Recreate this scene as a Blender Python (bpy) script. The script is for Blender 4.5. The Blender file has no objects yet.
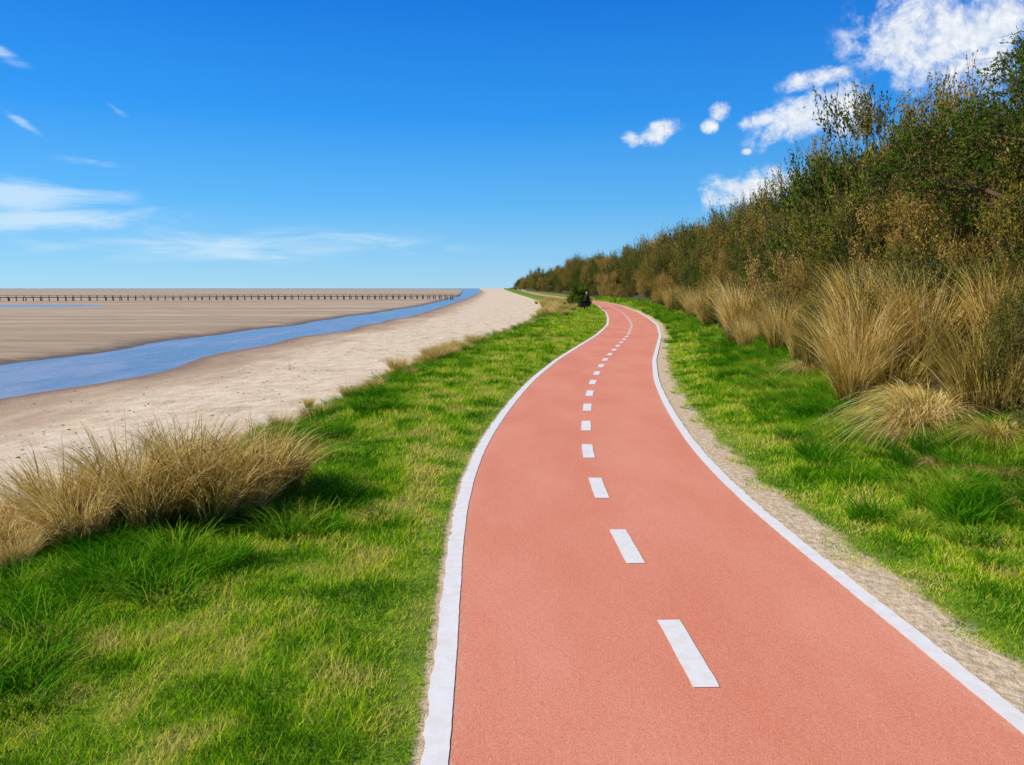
import bpy, math, numpy as np
from mathutils import Vector
rng = np.random.default_rng(7)
scene = bpy.context.scene
scene.view_settings.view_transform = 'Standard'
scene.view_settings.look = 'None'
scene.view_settings.exposure = 0
I = np.interp

# ---------------------------------------------------------------- layout (metres)
CY = [-40, 0, 3.5, 5.1, 6.8, 8.15, 10.75, 13.25, 15.65, 19.1, 24.5, 31, 37.7, 47.9, 59, 73.9, 98, 118, 130, 150, 200, 250, 400]
CX = [1.5, 1.2, 1.12, 1.06, .98, .945, 1.03, 1.26, 1.52, 1.97, 2.87, 4.17, 5.5, 7.2, 8.55, 10.1, 12.0, 12.8, 12.9, 12.3, 10.5, 9.5, 8]
_yy = np.arange(-40, 400, .25)
_c = np.interp(_yy, CY, CX)
_k = np.hanning(21); _k /= _k.sum()
_cs = np.convolve(np.pad(_c, 10, mode='edge'), _k, mode='valid')
def cx(y): return np.interp(y, _yy, _cs)
def ge(y): return I(y, [-40, 0, 7, 15, 23, 32, 54, 84, 133, 250, 400, 600, 1000, 2000, 6000], [-5.3, -4.9, -4.5, -3.9, -3.1, -2.0, 1.2, 4.2, 5.5, 3.5, 1, -2, -8, -20, -60])
def bl(y): return I(y, [-40, 0, 9, 12, 14, 20, 28, 34, 38, 48, 59, 74, 98, 118, 145, 200, 250, 400, 600, 1000, 2000, 6000],
                    [5.2, 5.2, 5.4, 5.8, 6.0, 6.9, 7.8, 8.2, 8.9, 10.3, 11.7, 13.3, 15.4, 16.4, 16.6, 16, 15.3, 13, 10, 4, -4, -20])
def wob(y, k): return (.35 * np.sin(y * .43 + k) + .3 * np.sin(y * .19 + 2.3 * k) + .5 * np.sin(y * .071 + k)) * ss(150, 60, y)
def near(y): return I(y, [-40, 23, 27, 40, 62, 113, 200, 278, 400, 600, 1000, 2000, 6000], [-15.2, -14.9, -14.3, -13.7, -12.6, -11.6, -13, -14.5, -18, -24, -40, -85, -250]) + wob(y, 1.)
def far(y): return I(y, [-40, 20, 31, 40, 53, 73, 104, 146, 310, 400, 600, 1000, 2000, 6000], [-23, -21.8, -20.8, -20.7, -20.5, -19.4, -17.3, -16.2, -20, -25, -36, -60, -130, -400]) + wob(y, 3.)
def ss(a, b, x):
    t = np.clip((x - a) / (b - a), 0, 1); return t * t * (3 - 2 * t)
def wn(x, y, s, k=0):
    return (np.sin(x * s + 1.3 * k + 1.7 * np.sin(y * s * .73 + k)) + np.sin(y * s * 1.13 + 2.1 * k + 1.4 * np.sin(x * s * .81 + 2 * k)) + .6 * np.sin((x + y) * s * 1.9 + k)) / 2.6
def hz(x, y):
    g, b, n, f = ge(y), bl(y), near(y), far(y)
    z = np.zeros_like(x)
    z = z + ss(b - 1.2, b + 8, x) * (3.6 + .4 * wn(x, y, .35, 2)) + ss(b - 1.8, b - .2, x) * (.12 + .08 * wn(x, y, 1.7, 5))
    z = z - .40 * (1 - ss(g - .6, g + 1.3, x))
    t = np.clip((g - x) / (g - n), 0, 1)
    z = z - .60 * t * (x < g)
    inch = (x < n)
    zc = -1.0 - .3 * ss(0, 1.6, n - x) * ss(0, 1.6, x - f)
    z = np.where(inch, zc, z)
    fl = -1.0 + .13 * ss(0, 3.5, f - x) + .02 * wn(x, y, .12, 1) * ss(0, 8, f - x)
    fl = fl - .22 * np.exp(-((y - 143) / 13) ** 2) * ss(-66, -80, x)
    fl = fl - .4 * ss(2300, 2600, y)
    z = np.where(x < f, fl, z)
    be = (x < g) & (x > n)
    z = z + np.where(be, .03 * wn(x, y, 1.1, 3) + .012 * wn(x, y, 4.1, 8), 0) * ss(0, 1.5, g - x) * ss(0, 1.5, x - n)
    flat = ss(1.7, 2.8, np.abs(x - cx(y)))
    z = z + flat * ((x > g) & (x < b)) * (.035 * wn(x, y, 2.3, 4) + .03 * wn(x, y, .9, 6))
    return z

# ---------------------------------------------------------------- mesh / node helpers
def mesh_np(name, V, F, attrs=None, smooth=False):
    V = np.asarray(V, dtype=np.float32); F = np.asarray(F, dtype=np.int32)
    me = bpy.data.meshes.new(name)
    k = F.shape[1]
    me.vertices.add(len(V)); me.vertices.foreach_set('co', V.ravel())
    me.loops.add(F.size); me.loops.foreach_set('vertex_index', F.ravel())
    me.polygons.add(len(F)); me.polygons.foreach_set('loop_start', np.arange(0, F.size, k, dtype=np.int32))
    me.polygons.foreach_set('loop_total', np.full(len(F), k, dtype=np.int32))
    me.polygons.foreach_set('use_smooth', np.full(len(F), smooth))
    if attrs:
        for n, a in attrs.items():
            at = me.attributes.new(n, 'FLOAT', 'POINT'); at.data.foreach_set('value', np.asarray(a, dtype=np.float32).ravel())
    me.update(calc_edges=True)
    return me
def add_obj(name, me, mat=None):
    o = bpy.data.objects.new(name, me); scene.collection.objects.link(o)
    if mat: me.materials.append(mat)
    return o
class NT:
    def __init__(s, nt): s.nt = nt; s.nt.nodes.clear()
    def n(s, t, **k):
        nd = s.nt.nodes.new(t)
        for a, b in k.items(): setattr(nd, a, b)
        return nd
    def put(s, sock, v):
        if isinstance(v, bpy.types.NodeSocket): s.nt.links.new(v, sock)
        elif v is not None:
            if sock.type == 'RGBA' and len(v) == 3: v = (*v, 1)
            sock.default_value = v
    def m(s, op, a, b=None, c=None, clamp=False):
        nd = s.n('ShaderNodeMath', operation=op); nd.use_clamp = clamp
        s.put(nd.inputs[0], a)
        if b is not None: s.put(nd.inputs[1], b)
        if c is not None: s.put(nd.inputs[2], c)
        return nd.outputs[0]
    def sm(s, x, a, b, o0=0., o1=1.):
        nd = s.n('ShaderNodeMapRange', interpolation_type='SMOOTHSTEP')
        rev = a > b
        if rev: a, b, o0, o1 = b, a, o1, o0
        s.put(nd.inputs[0], x); nd.inputs[1].default_value = a; nd.inputs[2].default_value = b
        nd.inputs[3].default_value = o0; nd.inputs[4].default_value = o1
        return nd.outputs[0]
    def mix(s, f, a, b, bt='MIX'):
        nd = s.n('ShaderNodeMix', data_type='RGBA', blend_type=bt)
        s.put(nd.inputs[0], f); s.put(nd.inputs[6], a); s.put(nd.inputs[7], b)
        return nd.outputs[2]
    def noise(s, vec, scale, detail=3, rough=.55, dist=0., col=False):
        nd = s.n('ShaderNodeTexNoise'); s.put(nd.inputs['Vector'], vec)
        nd.inputs['Scale'].default_value = scale; nd.inputs['Detail'].default_value = detail
        nd.inputs['Roughness'].default_value = rough; nd.inputs['Distortion'].default_value = dist
        return nd.outputs['Color' if col else 'Fac']
    def ramp(s, x, stops):
        r = s.n('ShaderNodeValToRGB'); s.put(r.inputs[0], x); el = r.color_ramp.elements
        while len(el) < len(stops): el.new(.5)
        for i, (p_, c_) in enumerate(stops): el[i].position = p_; el[i].color = (*c_, 1)
        return r.outputs[0]
    def attr(s, name): return s.n('ShaderNodeAttribute', attribute_name=name).outputs['Fac']
    def pos(s): return s.n('ShaderNodeNewGeometry').outputs['Position']
    def mapv(s, v, sc): 
        nd = s.n('ShaderNodeVectorMath', operation='MULTIPLY'); s.put(nd.inputs[0], v); nd.inputs[1].default_value = sc
        return nd.outputs[0]
    def bump(s, h, st, dist=.02):
        nd = s.n('ShaderNodeBump'); s.put(nd.inputs['Strength'], st); nd.inputs['Distance'].default_value = dist
        s.put(nd.inputs['Height'], h); return nd.outputs[0]
    def bsdf(s, col, rough=.9, spec=.2, normal=None):
        nd = s.n('ShaderNodeBsdfPrincipled'); s.put(nd.inputs['Base Color'], col)
        s.put(nd.inputs['Roughness'], rough); s.put(nd.inputs['Specular IOR Level'], spec)
        if normal: s.put(nd.inputs['Normal'], normal)
        return nd.outputs[0]
    def out(s, sh): 
        o = s.n('ShaderNodeOutputMaterial'); s.nt.links.new(sh, o.inputs[0])
def newmat(name):
    m = bpy.data.materials.new(name); m.use_nodes = True
    return m, NT(m.node_tree)
def plain(name, col, rough=.6):
    m, t = newmat(name); P = t.pos()
    t.out(t.bsdf(t.mix(t.noise(P, 12, 2), tuple(c * .8 for c in col), tuple(min(1, c * 1.15) for c in col)), rough, .3)); return m

# ---------------------------------------------------------------- materials
M_ground, t = newmat('ground_mat')
P = t.pos(); g = t.attr('g'); pr = t.attr('pr'); pl = t.attr('pl'); b = t.attr('b'); s_ = t.attr('s'); f_ = t.attr('f')
n_mid = t.noise(P, 1.6, 3, .6); n_fine = t.noise(P, 14, 3, .65); n_vf = t.noise(P, 90, 2, .7)
sand = t.mix(t.sm(n_mid, .35, .65), (.70, .53, .33), (.83, .67, .46))
sand = t.mix(t.sm(n_fine, .52, .68), sand, (.58, .42, .25))
sand = t.mix(t.m('MULTIPLY', t.sm(n_vf, .5, .75), .3), sand, (.44, .32, .19))
nd_ = t.noise(t.mapv(P, (1.0, .45, 1)), 1.3, 5, .78)
deb = t.m('MULTIPLY', t.sm(nd_, .53, .63), t.sm(t.noise(P, 22, 2, .7), .42, .6))
sand = t.mix(t.m('MULTIPLY', deb, .75), sand, (.27, .17, .08))
wetn = t.m('ADD', s_, t.m('MULTIPLY', t.m('SUBTRACT', t.noise(t.mapv(P, (1, .25, 1)), .8, 3), .5), 6.0))
wet = t.sm(wetn, 6.0, 1.0)
sand = t.mix(wet, sand, (.47, .30, .155))
sand = t.mix(t.sm(t.m('ADD', s_, t.m('MULTIPLY', n_mid, 1.6)), 2.2, 1.0), sand, (.29, .185, .095))
st = t.noise(t.mapv(P, (.02, .12, 1)), 1.0, 4, .65)
st2 = t.noise(t.mapv(P, (.16, .9, 1)), 1.0, 4, .65)
flat = t.mix(t.sm(st, .35, .65), (.45, .30, .14), (.64, .46, .24))
flat = t.mix(t.m('MULTIPLY', t.sm(st2, .48, .66), .6), flat, (.27, .175, .08))
flat = t.mix(t.sm(t.m('ADD', f_, t.m('MULTIPLY', n_mid, 2.2)), 3.6, 1.2), flat, (.17, .11, .05))
col = t.mix(t.sm(f_, -.4, .2), sand, flat)
turf = t.mix(t.sm(n_mid, .35, .65), (.09, .18, .010), (.21, .30, .02))
turf = t.mix(t.sm(n_fine, .5, .7), turf, (.22, .20, .05))
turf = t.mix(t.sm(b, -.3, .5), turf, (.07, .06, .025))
gm = t.sm(t.m('ADD', g, t.m('MULTIPLY', t.m('SUBTRACT', n_mid, .5), 1.6)), -.15, .15)
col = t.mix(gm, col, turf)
sedge = t.mix(t.sm(n_fine, .35, .65), (.54, .39, .22), (.76, .59, .38))
prn = t.m('ADD', pr, t.m('MULTIPLY', t.m('SUBTRACT', n_mid, .5), .55))
prn = t.m('ADD', prn, t.m('MULTIPLY', t.m('SUBTRACT', n_fine, .5), .25))
col = t.mix(t.m('MULTIPLY', t.sm(prn, .46, .32), t.sm(pr, -.6, -.5)), col, sedge)
pln = t.m('ADD', pl, t.m('MULTIPLY', t.m('SUBTRACT', n_fine, .5), .2))
col = t.mix(t.m('MULTIPLY', t.sm(pln, .08, .02), t.sm(pl, -.6, -.5)), col, sedge)
bh = t.m('ADD', t.m('MULTIPLY', n_fine, 1.0), t.m('ADD', t.m('MULTIPLY', n_vf, .25), t.m('MULTIPLY', n_mid, 1.6)))
rough = t.m('SUBTRACT', .95, t.m('MULTIPLY', wet, .4))
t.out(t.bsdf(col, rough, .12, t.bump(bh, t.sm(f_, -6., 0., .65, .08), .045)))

M_path, t = newmat('path_mat')
P = t.pos(); nf = t.noise(P, 110, 2, .75); nm = t.noise(P, 28, 3, .7); nb = t.noise(t.mapv(P, (1, .35, 1)), .9, 4, .6)
c = t.mix(t.sm(nb, .3, .7), (.73, .232, .122), (.80, .295, .170))
c = t.mix(t.m('MULTIPLY', t.sm(nf, .54, .68), .55), c, (.44, .11, .052))
c = t.mix(t.m('MULTIPLY', t.sm(nf, .46, .30), .5), c, (.90, .48, .33))
c = t.mix(t.m('MULTIPLY', t.sm(nm, .58, .72), .35), c, (.54, .145, .07))
c = t.mix(t.m('MULTIPLY', t.sm(t.attr('e'), .26, .04), t.sm(nm, .45, .65)), c, (.68, .40, .25))
t.out(t.bsdf(c, .85, .25, t.bump(t.m('ADD', nf, nm), .55, .006)))
M_paint, t = newmat('paint_mat')
P = t.pos(); nf = t.noise(P, 70, 3, .75); nm = t.noise(P, 9, 3, .7)
c = t.mix(t.sm(nm, .35, .7), (.84, .80, .72), (.78, .72, .62))
c = t.mix(t.m('MULTIPLY', t.sm(nf, .60, .72), .4), c, (.64, .47, .36))
t.out(t.bsdf(c, .7, .3, t.bump(nf, .3, .003)))
M_water, t = newmat('water_mat')
P = t.pos()
w1 = t.noise(t.mapv(P, (.7, 1.3, 1)), 2.2, 4, .65); w2 = t.noise(t.mapv(P, (.35, .10, 1)), .9, 3, .6)
nd = t.n('ShaderNodeBsdfPrincipled')
t.put(nd.inputs['Base Color'], t.mix(t.sm(w2, .38, .62), (.07, .095, .18), (.29, .32, .38)))
t.put(nd.inputs['Roughness'], t.sm(w2, .35, .65, .10, .32)); nd.inputs['IOR'].default_value = 1.33
t.put(nd.inputs['Normal'], t.bump(t.m('ADD', w1, w2), .4, .10))
t.out(nd.outputs[0])

def leafmat(name, cols, trans=.35, nscale=.5, wv=(.4, .3, .5), base=None, tb=.5):
    m, t = newmat(name)
    v = t.attr('v'); P = t.pos(); oi = t.n('ShaderNodeObjectInfo').outputs['Random']
    nn = t.sm(t.noise(P, nscale, 2, .6), .32, .68)
    x = t.m('ADD', t.m('ADD', t.m('MULTIPLY', v, wv[0]), t.m('MULTIPLY', oi, wv[1])), t.m('MULTIPLY', nn, wv[2]))
    x = t.m('DIVIDE', x, sum(wv))
    col = t.ramp(x, [(.18 + .64 * i / (len(cols) - 1), c_) for i, c_ in enumerate(cols)])
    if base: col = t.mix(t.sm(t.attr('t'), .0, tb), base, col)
    d = t.n('ShaderNodeBsdfDiffuse'); t.put(d.inputs[0], col)
    tr = t.n('ShaderNodeBsdfTranslucent'); t.put(tr.inputs[0], col)
    mx = t.n('ShaderNodeMixShader'); mx.inputs[0].default_value = trans
    t.nt.links.new(d.outputs[0], mx.inputs[1]); t.nt.links.new(tr.outputs[0], mx.inputs[2])
    t.out(mx.outputs[0]); return m
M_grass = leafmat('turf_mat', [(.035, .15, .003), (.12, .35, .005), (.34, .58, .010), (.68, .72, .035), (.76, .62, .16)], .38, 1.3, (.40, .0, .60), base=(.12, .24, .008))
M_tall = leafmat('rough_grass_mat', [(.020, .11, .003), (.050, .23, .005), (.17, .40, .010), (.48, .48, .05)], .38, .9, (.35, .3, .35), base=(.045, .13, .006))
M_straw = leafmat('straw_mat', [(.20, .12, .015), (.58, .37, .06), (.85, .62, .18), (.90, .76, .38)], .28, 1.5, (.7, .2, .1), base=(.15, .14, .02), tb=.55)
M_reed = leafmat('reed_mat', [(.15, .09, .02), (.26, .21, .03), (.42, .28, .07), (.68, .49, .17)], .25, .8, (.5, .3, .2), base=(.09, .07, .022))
M_leafA = leafmat('shrub_leaf_mat', [(.040, .070, .009), (.115, .14, .014), (.25, .215, .026), (.40, .26, .05), (.56, .38, .11)], .22, .35, (.30, .50, .20))
M_leafG = leafmat('green_leaf_mat', [(.014, .040, .005), (.055, .115, .008), (.18, .25, .018)], .22, .5, (.5, .3, .2))
M_bark, t = newmat('bark_mat')
t.out(t.bsdf(t.mix(t.noise(t.pos(), 20, 2), (.08, .05, .03), (.22, .14, .08)), .95, .1))
M_wood, t = newmat('weathered_wood_mat')
t.out(t.bsdf(t.mix(t.noise(t.pos(), 1.5, 3), (.10, .085, .07), (.22, .19, .155)), .9, .1))
M_rock, t = newmat('pebble_mat')
t.out(t.bsdf(t.mix(t.n('ShaderNodeObjectInfo').outputs['Random'], (.08, .06, .04), (.40, .31, .22)), .9, .2))

# ---------------------------------------------------------------- ground sheet
def grow(a, step, k, end):
    o = []
    while a < end: a += step; step *= k; o.append(a)
    return o
xs = np.array([-v for v in grow(24, .5, 1.10, 6000)][::-1] + list(np.arange(-24, 20.01, .3)) + grow(20, .5, 1.14, 5000))
ys = np.array(list(np.arange(-30, 60.01, .4)) + grow(60, .45, 1.035, 7000))
X, Y = np.meshgrid(xs, ys)
Z = hz(X, Y)
nx, ny = len(xs), len(ys)
idx = np.arange(nx * ny).reshape(ny, nx)
F = np.stack([idx[:-1, :-1], idx[:-1, 1:], idx[1:, 1:], idx[1:, :-1]], -1).reshape(-1, 4)
V = np.stack([X, Y, Z], -1).reshape(-1, 3)
me = mesh_np('ground', V, F, {'g': X - ge(Y), 'pr': X - cx(Y) - 1.53, 'pl': cx(Y) - 1.53 - X, 'b': X - bl(Y), 's': X - near(Y), 'f': far(Y) - X}, True)
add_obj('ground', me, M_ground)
me = mesh_np('w', [(-6500, -200, -1.0), (200, -200, -1.0), (200, 7500, -1.0), (-6500, 7500, -1.0)], [(0, 1, 2, 3)])
add_obj('sea_water', me, M_water)

# ---------------------------------------------------------------- path
ya = np.concatenate([np.arange(-20, 20, .06), np.arange(20, 380, .4)])
ca = cx(ya); dy = np.gradient(ya); dx = np.gradient(ca)
L = np.hypot(dx, dy); nxv = dy / L; nyv = -dx / L
arc = np.concatenate([[0], np.cumsum(np.hypot(np.diff(ya), np.diff(ca)))])
def ribbon(o1, o2, z, cols=2):
    k = np.linspace(0, 1, cols)[None, :]
    off = o1[:, None] * (1 - k) + o2[:, None] * k
    Xr = ca[:, None] + nxv[:, None] * off; Yr = ya[:, None] + nyv[:, None] * off
    Vr = np.stack([Xr, Yr, np.full_like(Xr, z)], -1).reshape(-1, 3)
    n = len(ya); id_ = np.arange(n * cols).reshape(n, cols)
    Fr = np.stack([id_[:-1, :-1], id_[:-1, 1:], id_[1:, 1:], id_[1:, :-1]], -1).reshape(-1, 4)
    return Vr, Fr, off.ravel()
one = np.ones_like(ya)
jit = lambda a: a * .6 * rng.normal(0, 1, len(ya)) + a * 1.2 * wn(ya, ya * 0, 5.1, 1)
Vp, Fp, off = ribbon(-1.50 * one + jit(.006), 1.50 * one + jit(.006), .012, cols=7)
add_obj('cycle_path', mesh_np('cycle_path', Vp, Fp, {'e': 1.53 - np.abs(off)}), M_path)
def joinm(parts):
    Vs, Fs, o = [], [], 0
    for v_, f_a in parts: Vs.append(v_); Fs.append(np.asarray(f_a) + o); o += len(v_)
    return np.concatenate(Vs), np.concatenate(Fs)
l1 = ribbon(-1.54 * one + jit(.010), -1.41 * one + jit(.002), .017)[:2]
l2 = ribbon(1.41 * one + jit(.002), 1.535 * one + jit(.005), .017)[:2]
Vl, Fl = joinm([l1, l2])
add_obj('edge_line_marking', mesh_np('edge_line_marking', Vl, Fl), M_paint)
s0 = np.interp(4.63, ya, arc)
parts = []
for k in range(-8, 150):
    sc = s0 + 2.0 * k
    sv = np.linspace(sc - .45, sc + .45, 9)
    if sv[0] < .3 or sv[-1] > arc[-1] - .5: continue
    yy = np.interp(sv, arc, ya); xx = np.interp(yy, ya, ca)
    a = np.interp(yy, ya, nxv); b_ = np.interp(yy, ya, nyv)
    e = .075 + rng.normal(0, .0015, (2, 9))
    Lp = np.stack([xx - a * e[0] - .02, yy - b_ * e[0], np.full(9, .017)], -1); Rp = np.stack([xx + a * e[1] - .02, yy + b_ * e[1], np.full(9, .017)], -1)
    vv = np.empty((18, 3)); vv[0::2] = Lp; vv[1::2] = Rp
    parts.append((vv, [(2 * i, 2 * i + 1, 2 * i + 3, 2 * i + 2) for i in range(8)]))
Vd, Fd = joinm(parts)
add_obj('centre_dash_marking', mesh_np('centre_dash_marking', Vd, Fd), M_paint)

# ---------------------------------------------------------------- plant prototypes
def blade_geo(base, d, side, h, w, ln, cu, seg, droop, r):
    n = len(base)
    ts = np.linspace(0, 1, seg + 1)
    Vs = np.empty((n, seg + 1, 2, 3)); T = np.empty((n, seg + 1, 2))
    for j, t_ in enumerate(ts):
        c_ = base + d * (h * (ln * t_ + cu * t_ * t_))[:, None]
        c_[:, 2] = base[:, 2] + h * (t_ - droop * (.3 + cu) * t_ ** 3) - .01
        ww = (w * (1 - .85 * t_ ** 1.5) * .5)
        ww = ww[:, None] if np.ndim(ww) else ww
        Vs[:, j, 0] = c_ - side * ww; Vs[:, j, 1] = c_ + side * ww; T[:, j] = t_
    id_ = np.arange(n * (seg + 1) * 2).reshape(n, seg + 1, 2)
    Fb = np.stack([id_[:, :-1, 0], id_[:, :-1, 1], id_[:, 1:, 1], id_[:, 1:, 0]], -1).reshape(-1, 4)
    return Vs.reshape(-1, 3), Fb, np.repeat(r, (seg + 1) * 2), T.ravel()
def blades(n, R, hmin, hmax, w, lean, curve, rb=None, seg=4, droop=0., bias=None):
    r = R * np.sqrt(rng.random(n)); a = rng.random(n) * 2 * np.pi
    base = np.stack([r * np.cos(a), r * np.sin(a), np.zeros(n)], -1)
    az = a + rng.normal(0, .9, n) if rb else rng.random(n) * 2 * np.pi
    d = np.stack([np.cos(az), np.sin(az), np.zeros(n)], -1)
    if bias is not None: d = d + np.array(bias)
    h = hmin + (hmax - hmin) * rng.random(n); ln = lean * (.3 + rng.random(n)); cu = curve * (.2 + rng.random(n) * 1.2)
    fa = rng.random(n) * np.pi; side = np.stack([np.cos(fa), np.sin(fa), np.zeros(n)], -1)
    return blade_geo(base, d, side, h, w, ln, cu, seg, droop, rng.random(n))
def blade_mesh(name, mat, *a, **k):
    Vb, Fb, v, T = blades(*a, **k)
    m = mesh_np(name, Vb, Fb, {'v': v, 't': T}); m.materials.append(mat); return m
def tube(p0, p1, r0, r1, k=5):
    p0 = np.array(p0, float); p1 = np.array(p1, float); d = p1 - p0; d /= (np.linalg.norm(d) + 1e-9)
    u = np.cross(d, [.3, .1, 1.] if abs(d[2]) < .9 else [1., 0, 0]); u /= np.linalg.norm(u); w = np.cross(d, u)
    an = np.arange(k) * 2 * np.pi / k
    ring = np.cos(an)[:, None] * u + np.sin(an)[:, None] * w
    return np.concatenate([p0 + ring * r0, p1 + ring * r1]), [(i, (i + 1) % k, k + (i + 1) % k, k + i) for i in range(k)]
def leaves_on(starts, dirs, lens, nl, size, spread):
    n = len(starts)
    tt = (np.arange(nl) + .5) / nl
    c = starts[:, None] + dirs[:, None] * (lens[:, None] * tt[None])[..., None] + rng.normal(0, spread, (n, nl, 3))
    c = c.reshape(-1, 3); N = len(c)
    u = rng.normal(0, 1, (N, 3)) + np.repeat(dirs, nl, 0) * 1.6; u /= np.linalg.norm(u, axis=1)[:, None]
    w = np.cross(u, rng.normal(0, 1, (N, 3))); w /= np.linalg.norm(w, axis=1)[:, None]
    sz = size * (.6 + .8 * rng.random(N))[:, None]
    Vv = np.stack([c - u * sz * .55, c + w * sz * .24, c + u * sz * .55, c - w * sz * .24], 1).reshape(-1, 3)
    Fv = np.arange(N * 4).reshape(-1, 4)
    v = np.repeat(np.clip(np.repeat(rng.random(n), nl) * .6 + rng.random(N) * .4, 0, 1), 4)
    return Vv, Fv, v
def twig_strips(starts, dirs, lens, r):
    n = len(starts); w = np.cross(dirs, rng.normal(0, 1, (n, 3))); w /= np.linalg.norm(w, axis=1)[:, None]
    e = starts + dirs * lens[:, None] * 1.05
    return np.stack([starts - w * r, starts + w * r, e + w * r * .4, e - w * r * .4], 1).reshape(-1, 3), np.arange(n * 4).reshape(-1, 4)
def finish_plant(name, leafparts, woodparts, lm):
    Vl, Fl = joinm([(a, b_) for a, b_, _ in leafparts]); vl = np.concatenate([c_ for *_, c_ in leafparts])
    Vw, Fw = joinm(woodparts)
    V_ = np.concatenate([Vl, Vw]); F_ = np.concatenate([Fl, Fw + len(Vl)])
    m = mesh_np(name, V_, F_, {'v': np.concatenate([vl, np.zeros(len(Vw))])})
    m.materials.append(lm); m.materials.append(M_bark)
    m.polygons.foreach_set('material_index', np.concatenate([np.zeros(len(Fl), np.int32), np.ones(len(Fw), np.int32)]))
    return m
def shrub(name, lm, R=1.15, H=2.1, nc=34, nt=34, nl=12, size=.048, up=.8, tight=.12):
    th = np.arccos(1 - rng.random(nc) * 1.02); ph = rng.random(nc) * 2 * np.pi
    rr = (.5 + .5 * rng.random(nc)) * (1 + .25 * np.sin(3 * ph + rng.random() * 6) )
    c = np.stack([R * np.sin(th) * np.cos(ph) * rr, R * np.sin(th) * np.sin(ph) * rr, H * .12 + H * .75 * np.cos(th) * rr], -1)
    out = c - np.array([0, 0, H * .15]); out /= np.linalg.norm(out, axis=1)[:, None] + 1e-6
    st_ = np.repeat(c, nt, 0) + rng.normal(0, tight, (nc * nt, 3))
    d = np.repeat(out, nt, 0) * .5 + np.array([0, 0, up]) + rng.normal(0, .38, (nc * nt, 3)); d /= np.linalg.norm(d, axis=1)[:, None]
    ln = .20 + .38 * rng.random(nc * nt) ** 1.5
    lp = [leaves_on(st_, d, ln, nl, size, .018)]
    tone = np.repeat(np.repeat(rng.normal(0, .2, nc), nt), nl * 4)
    lp[0] = (lp[0][0], lp[0][1], np.clip(lp[0][2] + tone, 0, 1))
    wp = [twig_strips(st_, d, ln, .0045)]
    for i in range(nc):
        b0 = np.array([rng.normal(0, .12), rng.normal(0, .12), -.15]); mid = (b0 + c[i]) / 2 + rng.normal(0, .1, 3)
        wp += [tube(b0, mid, .022, .014, 4), tube(mid, c[i], .014, .006, 4)]
    ns = 50; k = rng.integers(0, nc, ns); ds = out[k] * .5 + np.array([0, 0, 1.]) + rng.normal(0, .3, (ns, 3)); ds /= np.linalg.norm(ds, axis=1)[:, None]
    ls = .45 + .45 * rng.random(ns)
    lp.append(leaves_on(c[k], ds, ls, 16, size * .85, .018)); wp.append(twig_strips(c[k], ds, ls, .005))
    return finish_plant(name, lp, wp, lm)

def collection(name, meshes):
    c = bpy.data.collections.new(name)
    for i, m in enumerate(meshes):
        o = bpy.data.objects.new('%s_%02d' % (name, i), m); c.objects.link(o)
    return c
def scatter(name, coll, pts, rot, scl, ids):
    n = len(pts)
    me = bpy.data.meshes.new(name); me.vertices.add(n); me.vertices.foreach_set('co', np.asarray(pts, np.float32).ravel())
    a = me.attributes.new('rot', 'FLOAT_VECTOR', 'POINT'); a.data.foreach_set('vector', np.asarray(rot, np.float32).ravel())
    a = me.attributes.new('scl', 'FLOAT_VECTOR', 'POINT'); a.data.foreach_set('vector', np.asarray(scl, np.float32).ravel())
    a = me.attributes.new('idx', 'INT', 'POINT'); a.data.foreach_set('value', np.asarray(ids, np.int32).ravel())
    o = add_obj(name, me)
    ng = bpy.data.node_groups.new(name + '_gn', 'GeometryNodeTree')
    ng.interface.new_socket('Geometry', in_out='INPUT', socket_type='NodeSocketGeometry')
    ng.interface.new_socket('Geometry', in_out='OUTPUT', socket_type='NodeSocketGeometry')
    gi = ng.nodes.new('NodeGroupInput'); go = ng.nodes.new('NodeGroupOutput')
    ip = ng.nodes.new('GeometryNodeInstanceOnPoints'); ci = ng.nodes.new('GeometryNodeCollectionInfo')
    ci.inputs['Collection'].default_value = coll; ci.inputs['Separate Children'].default_value = True; ci.inputs['Reset Children'].default_value = True
    def na(nm, ty):
        x = ng.nodes.new('GeometryNodeInputNamedAttribute'); x.data_type = ty; x.inputs['Name'].default_value = nm; return x.outputs['Attribute']
    er = ng.nodes.new('FunctionNodeEulerToRotation')
    lk = ng.links.new
    lk(gi.outputs[0], ip.inputs['Points']); lk(ci.outputs[0], ip.inputs['Instance']); ip.inputs['Pick Instance'].default_value = True
    lk(na('idx', 'INT'), ip.inputs['Instance Index']); lk(na('rot', 'FLOAT_VECTOR'), er.inputs[0]); lk(er.outputs[0], ip.inputs['Rotation'])
    lk(na('scl', 'FLOAT_VECTOR'), ip.inputs['Scale']); lk(ip.outputs[0], go.inputs[0])
    md = o.modifiers.new('scatter', 'NODES'); md.node_group = ng
    return o
def jgrid(x0, x1, y0, y1, s):
    a, b_ = np.meshgrid(np.arange(x0, x1, s), np.arange(y0, y1, s)); a = a.ravel(); b_ = b_.ravel()
    return a + rng.uniform(-.5, .5, len(a)) * s, b_ + rng.uniform(-.5, .5, len(a)) * s
def place(x, y, smin, smax, nproto, tilt=.06, zs=None, dz=0, base=0):
    n = len(x); z = hz(x, y) + dz
    rot = np.stack([rng.normal(0, tilt, n), rng.normal(0, tilt, n), rng.random(n) * 6.283], -1)
    s = smin + (smax - smin) * rng.random(n)
    scl = np.stack([s, s, s * (zs if zs is not None else 1)], -1)
    return np.stack([x, y, z], -1), rot, scl, base + rng.integers(0, nproto, n)
def cat(L_): return [np.concatenate([l[i] for l in L_]) for i in range(4)]

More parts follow.
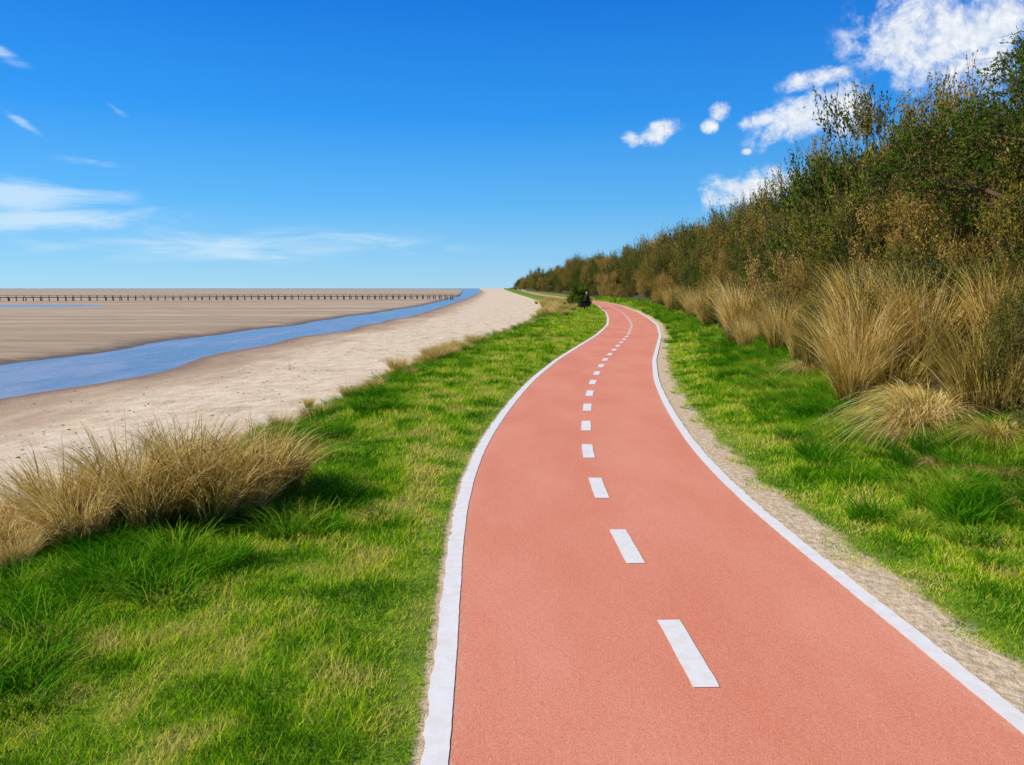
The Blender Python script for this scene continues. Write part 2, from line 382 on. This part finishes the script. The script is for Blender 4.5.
# ---- turf: one mesh of individual blades
def inreg(x, y, m=0.):
    c_ = cx(y); n1 = .45 * wn(x, y, 1.9, 3) + .25 * wn(x, y, 5.3, 6)
    left = (x > ge(y) + n1 - .1 - m) & (x < c_ - 1.575 - .03 * np.abs(wn(x, y, 9, 2)))
    right = (x > c_ + 1.53 + .32 + .20 * wn(x, y, 2.7, 2) + .12 * wn(x, y, 8.3, 1)) & (x < bl(y) + .6)
    return left | right
DRY = [(4.9, 8.8, .7, .7), (5.1, 7.6, .5, .5), (4.7, 6.6, .4, .3), (-1.4, 6.3, .2, .4), (-1.0, 8.6, .2, 1.0), (4.0, 6.6, .3, .4), (-1.6, 3.6, .2, .2), (-2.6, 4.6, .25, .2), (5.3, 12, .4, .7), (-1.2, 11.5, .3, 1.2), (6.4, 19, .4, 1.5), (3.7, 8.2, .25, .6)]
parts = []
bands = [-1.5, 2.0, 3, 4, 5, 6.5, 8, 10, 13, 17, 22, 29, 38, 50, 66, 88, 115, 150]
for y0, y1 in zip(bands[:-1], bands[1:]):
    ym = max((y0 + y1) / 2, 3.5)
    rho = 5200 / (ym / 4) ** 1.35 if y0 >= 2 else 2200
    x0 = min(ge(y0), ge(y1)) - .6; x1 = max(bl(y0), bl(y1)) + .7
    n = int(rho * (x1 - x0) * (y1 - y0)); x = rng.uniform(x0, x1, n); y = rng.uniform(y0, y1, n)
    k = inreg(x, y) & (np.abs(x - .0) < .85 * np.abs(y) + 3.5); x, y = x[k], y[k]; n = len(x)
    sc = max(1., (ym / 4) ** .75)
    pn = .5 + .5 * wn(x, y, 1.3, 7); pn2 = .5 + .5 * wn(x, y, 6.1, 3)
    h = (.028 + .045 * rng.random(n)) * (.6 + .65 * pn + .55 * pn2) * (1 + .25 * (sc - 1))
    edge = np.clip((cx(y) - 1.57 - x) / .35, .4, 1)
    edge = np.where(x > cx(y), np.clip((x - cx(y) - 1.8) / .6, .4, 1), edge); h = h * edge
    az = rng.random(n) * 6.283; fa = rng.random(n) * np.pi
    dryf = np.zeros(n)
    for (a, b_, ra, rb) in DRY: dryf = np.maximum(dryf, np.exp(-((x - a) / ra) ** 2 - ((y - b_) / rb) ** 2))
    r = rng.random(n) ; r = np.where(rng.random(n) < .05, 1.4, r) + 1.0 * dryf * (rng.random(n) < .7) + .22 * (1 - edge) - .4 * (pn2 - .5) + .2 * wn(x, y, .8, 11)
    geo = blade_geo(np.stack([x, y, hz(x, y)], -1), np.stack([np.cos(az), np.sin(az), 0 * az], -1), np.stack([np.cos(fa), np.sin(fa), 0 * az], -1),
                    h, .0055 * sc * np.ones(n), .5 * (.3 + rng.random(n)), .6 * rng.random(n), 2 if y0 < 10 else 1, 0., r)
    parts.append(geo)
Vt, Ft = joinm([(a, b_) for a, b_, *_ in parts])
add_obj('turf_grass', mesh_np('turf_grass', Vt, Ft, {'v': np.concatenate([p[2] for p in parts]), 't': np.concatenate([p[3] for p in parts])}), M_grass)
# ---- rough tall grass
c_tall = collection('tuft', [blade_mesh('tuft%d' % i, M_tall, 190, .16, .12, .30, .008, .35, .7, rb=True, seg=3, droop=.25) for i in range(4)])
L_ = []
for (y0, y1, s, a, b_) in [(0, 26, .27, .8, 1.4), (26, 70, .6, 1.2, 2.0), (70, 150, 1.4, 2.0, 3.0)]:
    x, y = jgrid(-7, 20, y0, y1, s)
    rb_ = x - bl(y); lg = x - ge(y)
    pr_ = np.exp(-((rb_ + .2) / .95) ** 2) * .95 + np.exp(-((lg - .55) / .85) ** 2) * .85 * (.7 + .6 * wn(x, y, 1.1, 2))
    pr_ += .10 * (wn(x, y, 1.6, 9) > .45) * (lg > 0) * (x < cx(y) - 2.1)
    pr_ += .8 * np.exp(-((x + 3.1) / .9) ** 2 - ((y - 5.7) / .7) ** 2) + .7 * np.exp(-((x + 2.0) / .5) ** 2 - ((y - 7.6) / .9) ** 2) 
    pr_ += .35 * (wn(x, y, 1.9, 4) > .2) * ((x - cx(y)) > 2.9) * (rb_ < 0)
    k = (rng.random(len(x)) < pr_) & inreg(x, y, .3) & (np.abs(x - cx(y)) > 1.95); x, y = x[k], y[k]
    L_.append(place(x, y, a, b_, 4, zs=.8 + .3 * wn(x, y, 2, 1)))
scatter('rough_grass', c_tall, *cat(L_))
# ---- marram tussocks (left)
c_mar = collection('marram', [blade_mesh('marram%d' % i, M_straw, 750, .23, .5, 1.15, .010, .28, .38, rb=True, seg=6, droop=.5, bias=(.15, -.05, 0)) for i in range(4)])
tp = np.array([(-4.75, 6.9, .70), (-4.55, 7.5, .95), (-4.45, 6.75, .75), (-4.15, 7.3, 1.05), (-3.85, 6.95, .85), (-3.6, 7.4, 1.08), (-3.25, 7.1, .86), (-3.05, 7.6, 1.06), (-2.8, 7.3, .85), (-2.6, 7.9, 1.02), (-4.6, 6.3, .5), (-3.4, 8.2, 1.0), (-2.5, 7.45, .55), (-4.15, 6.45, .5), (-2.55, 8.5, .85)])
r_ = list(place(tp[:, 0], tp[:, 1], 1, 1, 4)); r_[2] = np.repeat(tp[:, 2:3], 3, 1) * np.array([1, 1, 1.05])
r_[1][:, 2] = rng.normal(0, .5, len(tp))
y = rng.uniform(12, 60, 80); x = ge(y) + rng.normal(.1, .35, 80); e1 = place(x, y, .22, .5, 3)
y = rng.uniform(24, 33, 26); x = ge(y) + rng.normal(.1, .3, 26); e2 = place(x, y, .4, .75, 3)
y = rng.uniform(60, 140, 60); x = ge(y) + rng.normal(.4, .8, 60); e3 = place(x, y, .6, 1.2, 3)
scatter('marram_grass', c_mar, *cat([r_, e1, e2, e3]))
# ---- dry straw clumps (right)
c_st = collection('straw', [blade_mesh('straw%d' % i, M_straw, 1200, .36, .9, 2.1, .012, .16, .36, rb=True, seg=5, droop=.3) for i in range(2)]
                  + [blade_mesh('strawd%d' % i, M_straw, 750, .22, .6, 1.15, .012, .35, .9, rb=True, seg=6, droop=.75) for i in range(2)])
sp = np.array([(6.15, 14.2, 1.0, 0), (6.75, 14.9, 1.25, 1), (5.75, 13.4, .65, 0), (7.1, 16.2, 1.1, 1), (7.7, 27, 1.1, 0), (8.1, 28.5, 1.3, 1), (7.5, 25.5, .7, 0), (8.4, 30, 1.0, 0), (7.1, 19.4, .75, 1), (7.6, 22.6, .9, 0),
               (5.35, 10.5, .85, 2), (5.75, 10.9, .95, 3), (5.15, 10.2, .45, 2), (5.6, 9.1, .5, 3), (8.9, 36, .9, 1), (9.6, 39.5, 1.0, 0), (6.5, 17.6, .6, 2), (6.0, 12.2, .6, 3), (10.5, 46, 1.1, 1), (12.1, 60, 1.2, 0), (7.6, 8.6, .7, 1), (7.9, 11.0, .7, 0), (7.3, 14.2, 1.1, 0),
               (5.0, 8.5, .22, 2), (4.8, 8.9, .25, 3), (5.2, 8.2, .28, 2), (4.7, 8.2, .18, 3), (5.3, 7.6, .22, 3), (5.1, 7.2, .2, 2), (8.4, 17.5, 1.0, 0), (9.2, 21.5, 1.0, 1), (9.8, 26, 1.1, 1), (7.9, 13.0, .9, 1)])
r_ = list(place(sp[:, 0], sp[:, 1], 1, 1, 1)); r_[2] = np.repeat(sp[:, 2:3], 3, 1); r_[3] = sp[:, 3].astype(int)
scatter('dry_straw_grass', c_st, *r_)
# ---- reeds / tall stems
c_re = collection('reed', [blade_mesh('reed%d' % i, M_reed, 380, .5, .5, 1.6, .014, .25, .40, rb=True, seg=4, droop=.2) for i in range(3)])
L_ = []
for (y0, y1, s, a, b_) in [(6, 20, .9, .5, 1.05), (20, 60, 1.5, .6, 1.2)]:
    x, y = jgrid(4, 18, y0, y1, s); rb_ = x - bl(y); k = (rb_ > .3) & (rb_ < 3.4) & (rng.random(len(x)) < .45 + .45 * wn(x, y, .8, 3))
    L_.append(place(x[k], y[k], a, b_, 3))
scatter('tall_reeds', c_re, *cat(L_))
# ---- shrubs
c_sh = collection('shrub', [shrub('shrub%d' % i, M_leafA, R=1.1 + .12 * i, H=2.1 + .16 * i, up=.6 + .25 * (i % 3), tight=.10 + .02 * i) for i in range(5)] + [shrub('shrubg%d' % i, M_leafG, size=.052, nt=36) for i in range(2)])
L_ = []
for (y0, y1, s, a, b_, d1) in [(5, 26, 1.6, .7, 1.35, 8), (26, 70, 2.2, .95, 1.7, 9.5), (70, 170, 3.4, 1.2, 2.3, 13), (170, 400, 6, 1.8, 2.8, 18), (400, 1100, 12, 2.4, 3.8, 30)]:
    x, y = jgrid(-30, 60, y0, y1, s); rb_ = x - bl(y); k = (rb_ > .55) & (rb_ < d1); x, y, rb_ = x[k], y[k], rb_[k]
    r_ = list(place(x, y, a, b_, 5))
    g_ = rng.random(len(x)) < np.clip(.12 + .42 * (wn(x, y, .4, 4) > .2) + .2 * (y < 13), 0, 1); r_[3] = np.where(g_, 5 + rng.integers(0, 2, len(x)), r_[3])
    fac = np.clip(.38 + rb_ * .19, .38, 1.35) * (1 + .20 * wn(x, y, .5, 2)) * I(y, [5, 12, 16, 20, 28, 34, 45, 60, 100], [.84, .84, .9, .98, .96, .82, .82, .9, .85])
    r_[2] = r_[2] * fac[:, None]
    r_[2][:, 2] *= 1.12
    L_.append(r_)
scatter('coastal_shrubs', c_sh, *cat(L_))
# ---- dark gorse bush beside the path (left, far)
c_gb = collection('gorse', [shrub('gorse0', M_leafG, R=.8, H=2.0, size=.07, nt=30)])
gp = np.array([(7.0, 86, 1.25), (7.8, 87, 1.0), (6.5, 86.5, .7), (7.3, 87.5, 1.15)])
r_ = list(place(gp[:, 0], gp[:, 1], 1, 1, 1)); r_[2] = np.repeat(gp[:, 2:3], 3, 1)
scatter('gorse_bush', c_gb, *r_)

# ---- cyclist stopped beside the path, in front of the bush
M_dark = plain('dark_clothing_mat', (.012, .012, .013), .9); M_skin = plain('skin_mat', (.40, .22, .14)); M_rub = plain('tyre_mat', (.012, .012, .012)); M_frame = plain('bike_frame_mat', (.02, .02, .02), .4); M_helm = plain('helmet_mat', (.55, .55, .52), .4)
root = bpy.data.objects.new('cyclist', None); scene.collection.objects.link(root)
cxp, cyp = 7.2, 78.0
root.location = (cxp, cyp, float(hz(np.array([cxp]), np.array([cyp]))[0]) + .03); root.rotation_euler = (0, 0, math.radians(-35))
def child(name, me, mat):
    o = add_obj(name, me, mat); o.parent = root; return o
def torus(cy_, R, r, n=28, k=6):
    vs = []; 
    for i in range(n):
        a = 2 * math.pi * i / n
        for j in range(k):
            b_ = 2 * math.pi * j / k; q = R + r * math.cos(b_)
            vs.append((r * math.sin(b_), cy_ + q * math.cos(a), .34 + q * math.sin(a)))
    fs = [(i * k + j, ((i + 1) % n) * k + j, ((i + 1) % n) * k + (j + 1) % k, i * k + (j + 1) % k) for i in range(n) for j in range(k)]
    return np.array(vs), np.array(fs)
wh = [torus(-.52, .33, .022), torus(.52, .33, .022)]
for c0 in (-.52, .52):
    for i in range(10):
        a = math.pi * 2 * i / 10; wh.append(tube((0, c0, .34), (0, c0 + .32 * math.cos(a), .34 + .32 * math.sin(a)), .003, .003, 4))
Va, Fa = joinm(wh); child('bicycle_wheels', mesh_np('wheels', Va, Fa), M_rub)
bb, seat, head, hub_r, hub_f = (0, -.08, .30), (0, -.24, .86), (0, .36, .88), (0, -.52, .34), (0, .52, .34)
fr = [tube(bb, seat, .017, .015, 8), tube(bb, head, .02, .02, 8), tube((0, -.21, .76), head, .018, .018, 8), tube(bb, hub_r, .012, .01, 6), tube((0, -.21, .76), hub_r, .01, .01, 6), tube(head, hub_f, .015, .012, 6), tube(head, (0, .34, 1.0), .014, .014, 6), tube((-.28, .32, 1.02), (.28, .32, 1.02), .013, .013, 6), tube((0, -.36, .88), (0, -.12, .90), .07, .03, 8), tube((-.1, -.08, .2), (.1, -.08, .4), .012, .012, 6)]
Va, Fa = joinm(fr); child('bicycle_frame', mesh_np('frame', Va, Fa), M_frame)
def skinfig(name, verts, edges, radii, mat):
    me = bpy.data.meshes.new(name); me.from_pydata(verts, edges, []); o = child(name, me, mat)
    md = o.modifiers.new('skin', 'SKIN'); sv = me.skin_vertices[0].data
    for i, r in enumerate(radii): sv[i].radius = (r, r * .9)
    sv[0].use_root = True
    o.modifiers.new('sub', 'SUBSURF').levels = 2; return o
vs = [(0, -.22, .97), (0, -.14, 1.18), (0, -.02, 1.42), (0, .03, 1.52),
      (.19, -.02, 1.42), (.25, .10, 1.2), (.26, .28, 1.08), (-.19, -.02, 1.42), (-.25, .10, 1.2), (-.26, .28, 1.08),
      (.10, -.20, .95), (.13, .12, .72), (.12, -.05, .32), (.12, .10, .26), (-.10, -.20, .95), (-.15, .05, .55), (-.22, -.05, .10), (-.22, .10, .04)]
es = [(0, 1), (1, 2), (2, 3), (2, 4), (4, 5), (5, 6), (2, 7), (7, 8), (8, 9), (0, 10), (10, 11), (11, 12), (12, 13), (0, 14), (14, 15), (15, 16), (16, 17)]
skinfig('rider_body', vs, es, [.15, .14, .17, .06, .075, .05, .035, .075, .05, .035, .10, .075, .045, .04, .10, .075, .045, .04], M_dark)
skinfig('rider_head', [(0, .03, 1.50), (0, .05, 1.58), (0, .07, 1.68), (0, .14, 1.62)], [(0, 1), (1, 2), (2, 3)], [.05, .075, .085, .03], M_skin)
skinfig('rider_helmet', [(0, -.03, 1.70), (0, .06, 1.75), (0, .15, 1.71)], [(0, 1), (1, 2)], [.08, .10, .06], M_helm)

# ---- trees at right
def tree(name, H, lm, seed):
    g_ = np.random.default_rng(seed); wp = []; tips = []
    def grow_(p, d, ln, r, dep):
        n = 3; q = p
        for i in range(n):
            d = d + g_.normal(0, .16, 3) + np.array([-.03, 0, .03]); d = d / np.linalg.norm(d)
            e = q + d * ln / n; ra, rb_ = r * (1 - i * .13), r * (1 - (i + 1) * .13)
            wp.append(tube(q, e, ra, rb_, 6 if dep < 2 else 4)); q = e
            if dep >= 1 and dep < 4 and g_.random() < .6:
                dd = d + g_.normal(0, .65, 3); dd /= np.linalg.norm(dd); grow_(q, dd, ln * .6, rb_ * .55, dep + 2)
        if dep >= 4: tips.append((q, d)); return
        for _ in range(3 if dep < 2 else 2):
            dd = d * .8 + g_.normal(0, .55, 3) + np.array([0, 0, .05]); dd[2] *= .85; dd /= np.linalg.norm(dd)
            grow_(q, dd, ln * .76, r * .6, dep + 1)
    for k in range(2): grow_(np.array([.15 * k, 0, -.3]), np.array([-.15 + .3 * k, .1 * k, 1.]), H * .34, .11, 0)
    tp_ = np.array([q for q, _ in tips]); td = np.array([d for _, d in tips]); nt = 24
    st_ = np.repeat(tp_, nt, 0) + g_.normal(0, .15, (len(tp_) * nt, 3)); d = np.repeat(td, nt, 0) * .5 + g_.normal(0, .6, st_.shape); d /= np.linalg.norm(d, axis=1)[:, None]
    ln = .12 + .25 * g_.random(len(st_))
    return finish_plant(name, [leaves_on(st_, d, ln, 8, .055, .02)], wp + [twig_strips(st_, d, ln, .005)], lm)
for (x_, y_, h_, sd) in [(9.1, 13.0, 5.2, 3), (10.6, 15.5, 4.7, 5)]:
    o = add_obj('hawthorn_tree', tree('hawthorn_tree', h_, M_leafG, sd))
    o.location = (x_, y_, float(hz(np.array([x_]), np.array([y_]))[0]))

# ---- beach pebbles / wrack
def rock(seed):
    g_ = np.random.default_rng(seed); vs = []; k = 6
    for zz, rr in [(-.3, .6), (.1, 1), (.45, .6)]:
        for i in range(k):
            a = i * 2 * math.pi / k; q = rr * g_.uniform(.75, 1.2); vs.append((q * math.cos(a), q * math.sin(a) * .7, zz * .6 * g_.uniform(.8, 1.2)))
    fs = [(l * k + i, l * k + (i + 1) % k, (l + 1) * k + (i + 1) % k, (l + 1) * k + i) for l in range(2) for i in range(k)] + [(12, 13, 14, 15), (12, 15, 16, 17)]
    m = mesh_np('peb', np.array(vs), np.array(fs)); m.materials.append(M_rock); return m
c_rk = collection('pebble', [rock(i) for i in range(4)])
y = rng.uniform(4, 75, 2200); u = rng.random(2200) ** .8; x = ge(y) - .2 + (near(y) + 1 - ge(y)) * u
k = rng.random(2200) < .3 + .7 * (wn(x, y, .7, 5) > .35); x, y = x[k], y[k]
scatter('beach_pebbles', c_rk, *place(x, y, .012, .055, 4, tilt=.3))

# ---- long timber pier over the flats
pp = []
A = np.array([-230., 143.]); B = np.array([-15., 230.]); D = B - A; LN = np.linalg.norm(D); D /= LN; Nn = np.array([D[1], -D[0]])
def box(c0, c1, w, z0, z1):
    a, b_ = np.array(c0), np.array(c1); q = [a - Nn * w, b_ - Nn * w, b_ + Nn * w, a + Nn * w]
    vs = np.array([(*p, z0) for p in q] + [(*p, z1) for p in q]); return vs, np.array([(0, 3, 2, 1), (4, 5, 6, 7), (0, 1, 5, 4), (1, 2, 6, 5), (2, 3, 7, 6), (3, 0, 4, 7)])
pp.append(box(A, B, .8, -.12, .05))
for sgn in (-1, 1): pp.append(box(A + Nn * sgn * .75, B + Nn * sgn * .75, .05, .40, .46))
for i in range(int(LN / 1.7)):
    for sgn in (-1, 1):
        c0 = A + D * (i * 1.7 + rng.uniform(-.2, .2)) + Nn * sgn * .62
        pp.append(box(c0, c0 + D * .2, .10, -1.3, -.12))
        c1 = A + D * (i * 1.7) + Nn * sgn * .75; pp.append(box(c1, c1 + D * .1, .04, .055, .395))
Vq, Fq = joinm(pp)
add_obj('timber_pier', mesh_np('timber_pier', Vq, Fq), M_wood)

# ---------------------------------------------------------------- light
EL, AZ = math.radians(38), math.radians(252)
to_sun = Vector((math.cos(EL) * math.sin(AZ), math.cos(EL) * math.cos(AZ), math.sin(EL)))
sl = bpy.data.lights.new('sun', 'SUN'); sl.energy = 5.0; sl.angle = math.radians(.5); sl.color = (1, .94, .82)
so = bpy.data.objects.new('sun', sl); scene.collection.objects.link(so); so.rotation_euler = (-to_sun).to_track_quat('-Z', 'Y').to_euler()
w = bpy.data.worlds.new('World'); scene.world = w; w.use_nodes = True
w.cycles.sampling_method = 'NONE'
t = NT(w.node_tree)
sky = t.n('ShaderNodeTexSky', sky_type='NISHITA'); sky.sun_disc = False; sky.sun_elevation = EL; sky.sun_rotation = AZ
sky.air_density = 1.0; sky.dust_density = .3; sky.ozone_density = 1.5
tc = t.n('ShaderNodeTexCoord'); sx = t.n('ShaderNodeSeparateXYZ'); t.put(sx.inputs[0], tc.outputs['Generated'])
grad = t.ramp(sx.outputs[2], [(0.0, (.38, .68, .88)), (.035, (.26, .61, .92)), (.10, (.105, .47, .94)), (.20, (.02, .31, .90)), (.33, (.001, .185, .75)), (1.0, (.01, .06, .30))])
gx = t.n('ShaderNodeVectorMath', operation='SCALE'); t.put(gx.inputs[0], grad); t.put(gx.inputs['Scale'], t.m('ADD', 10.0, t.m('MULTIPLY', sx.outputs[0], -1.4)))
skyc = t.mix(.93, sky.outputs[0], gx.outputs[0])
yd = t.m('MAXIMUM', sx.outputs[1], .02); a = t.m('DIVIDE', sx.outputs[0], yd); b = t.m('DIVIDE', sx.outputs[2], yd)
cv = t.n('ShaderNodeCombineXYZ'); t.put(cv.inputs[0], a); t.put(cv.inputs[1], b)
cv = cv.outputs[0]
def ell(a0, b0, ra, rb, rot=0.):
    x = t.m('SUBTRACT', a, a0); y = t.m('SUBTRACT', b, b0); c_, s_ = math.cos(rot), math.sin(rot)
    xr = t.m('ADD', t.m('MULTIPLY', x, c_ / ra), t.m('MULTIPLY', y, s_ / ra)); yr = t.m('ADD', t.m('MULTIPLY', x, -s_ / rb), t.m('MULTIPLY', y, c_ / rb))
    d = t.m('ADD', t.m('MULTIPLY', xr, xr), t.m('MULTIPLY', yr, yr))
    return t.m('SUBTRACT', 1., t.m('SQRT', d))
def mx(l):
    o = l[0]
    for q in l[1:]: o = t.m('MAXIMUM', o, q)
    return o
cum = mx([ell(.475, .308, .11, .065, .2), ell(.54, .295, .14, .09, .05), ell(.345, .203, .10, .034, .35), ell(.395, .215, .065, .045), ell(.30, .20, .05, .017, .1), ell(.366, .25, .06, .017, .2),
          ell(.175, .186, .042, .018, .3), ell(.145, .18, .02, .014), ell(.252, .213, .018, .016), ell(.24, .195, .014, .012), ell(.29, .118, .09, .034, .15), ell(.285, .165, .010, .006)])
n1 = t.noise(cv, 20, 6, .66, .4); n1b = t.noise(cv, 55, 3, .65)
den = t.m('ADD', t.m('MULTIPLY', cum, 1.25), t.m('MULTIPLY', t.m('SUBTRACT', n1, .53), 2.7))
den = t.m('ADD', den, t.m('MULTIPLY', t.m('SUBTRACT', n1b, .5), .8))
cm = t.m('MULTIPLY', t.sm(den, .0, 1.0), t.sm(cum, -.02, .35))
cir = mx([t.m('MULTIPLY', ell(-.62, .112, .20, .034, -.04), 1.25), ell(-.56, .085, .22, .026), t.m('MULTIPLY', ell(-.33, .052, .36, .028), .75), t.m('MULTIPLY', ell(-.482, .217, .03, .008, -.55), .9), t.m('MULTIPLY', ell(-.585, .193, .05, .008, -.6), .6), t.m('MULTIPLY', ell(-.615, .280, .07, .012, -.5), .6), t.m('MULTIPLY', ell(-.52, .155, .08, .010, -.15), .35)])
n2 = t.noise(t.mapv(cv, (1, 6, 1)), 7, 5, .6, .5)
cc = t.m('MULTIPLY', t.sm(t.m('ADD', cir, t.m('MULTIPLY', t.m('SUBTRACT', n2, .5), 2.4)), .05, 1.1), t.sm(cir, 0., .35))
shade = t.sm(n1b, .35, .7)
ccol = t.mix(shade, (7.2, 7.9, 8.9), (9.9, 10, 10))
c1 = t.mix(t.m('MULTIPLY', cc, .7), skyc, (7.0, 8.6, 9.8))
c2 = t.mix(t.m('MULTIPLY', cm, .94), c1, ccol)
bg = t.n('ShaderNodeBackground'); t.put(bg.inputs[0], c2); bg.inputs[1].default_value = .10
ow = t.n('ShaderNodeOutputWorld'); t.nt.links.new(bg.outputs[0], ow.inputs[0])

# ---------------------------------------------------------------- camera
cam = bpy.data.cameras.new('camera'); cam.sensor_width = 36; cam.lens = 28.125; cam.clip_end = 20000; cam.clip_start = .05
co = bpy.data.objects.new('camera', cam); scene.collection.objects.link(co)
co.location = (0, 0, 2.2); co.rotation_euler = (math.radians(90 - 6.74), 0, 0)
scene.camera = co
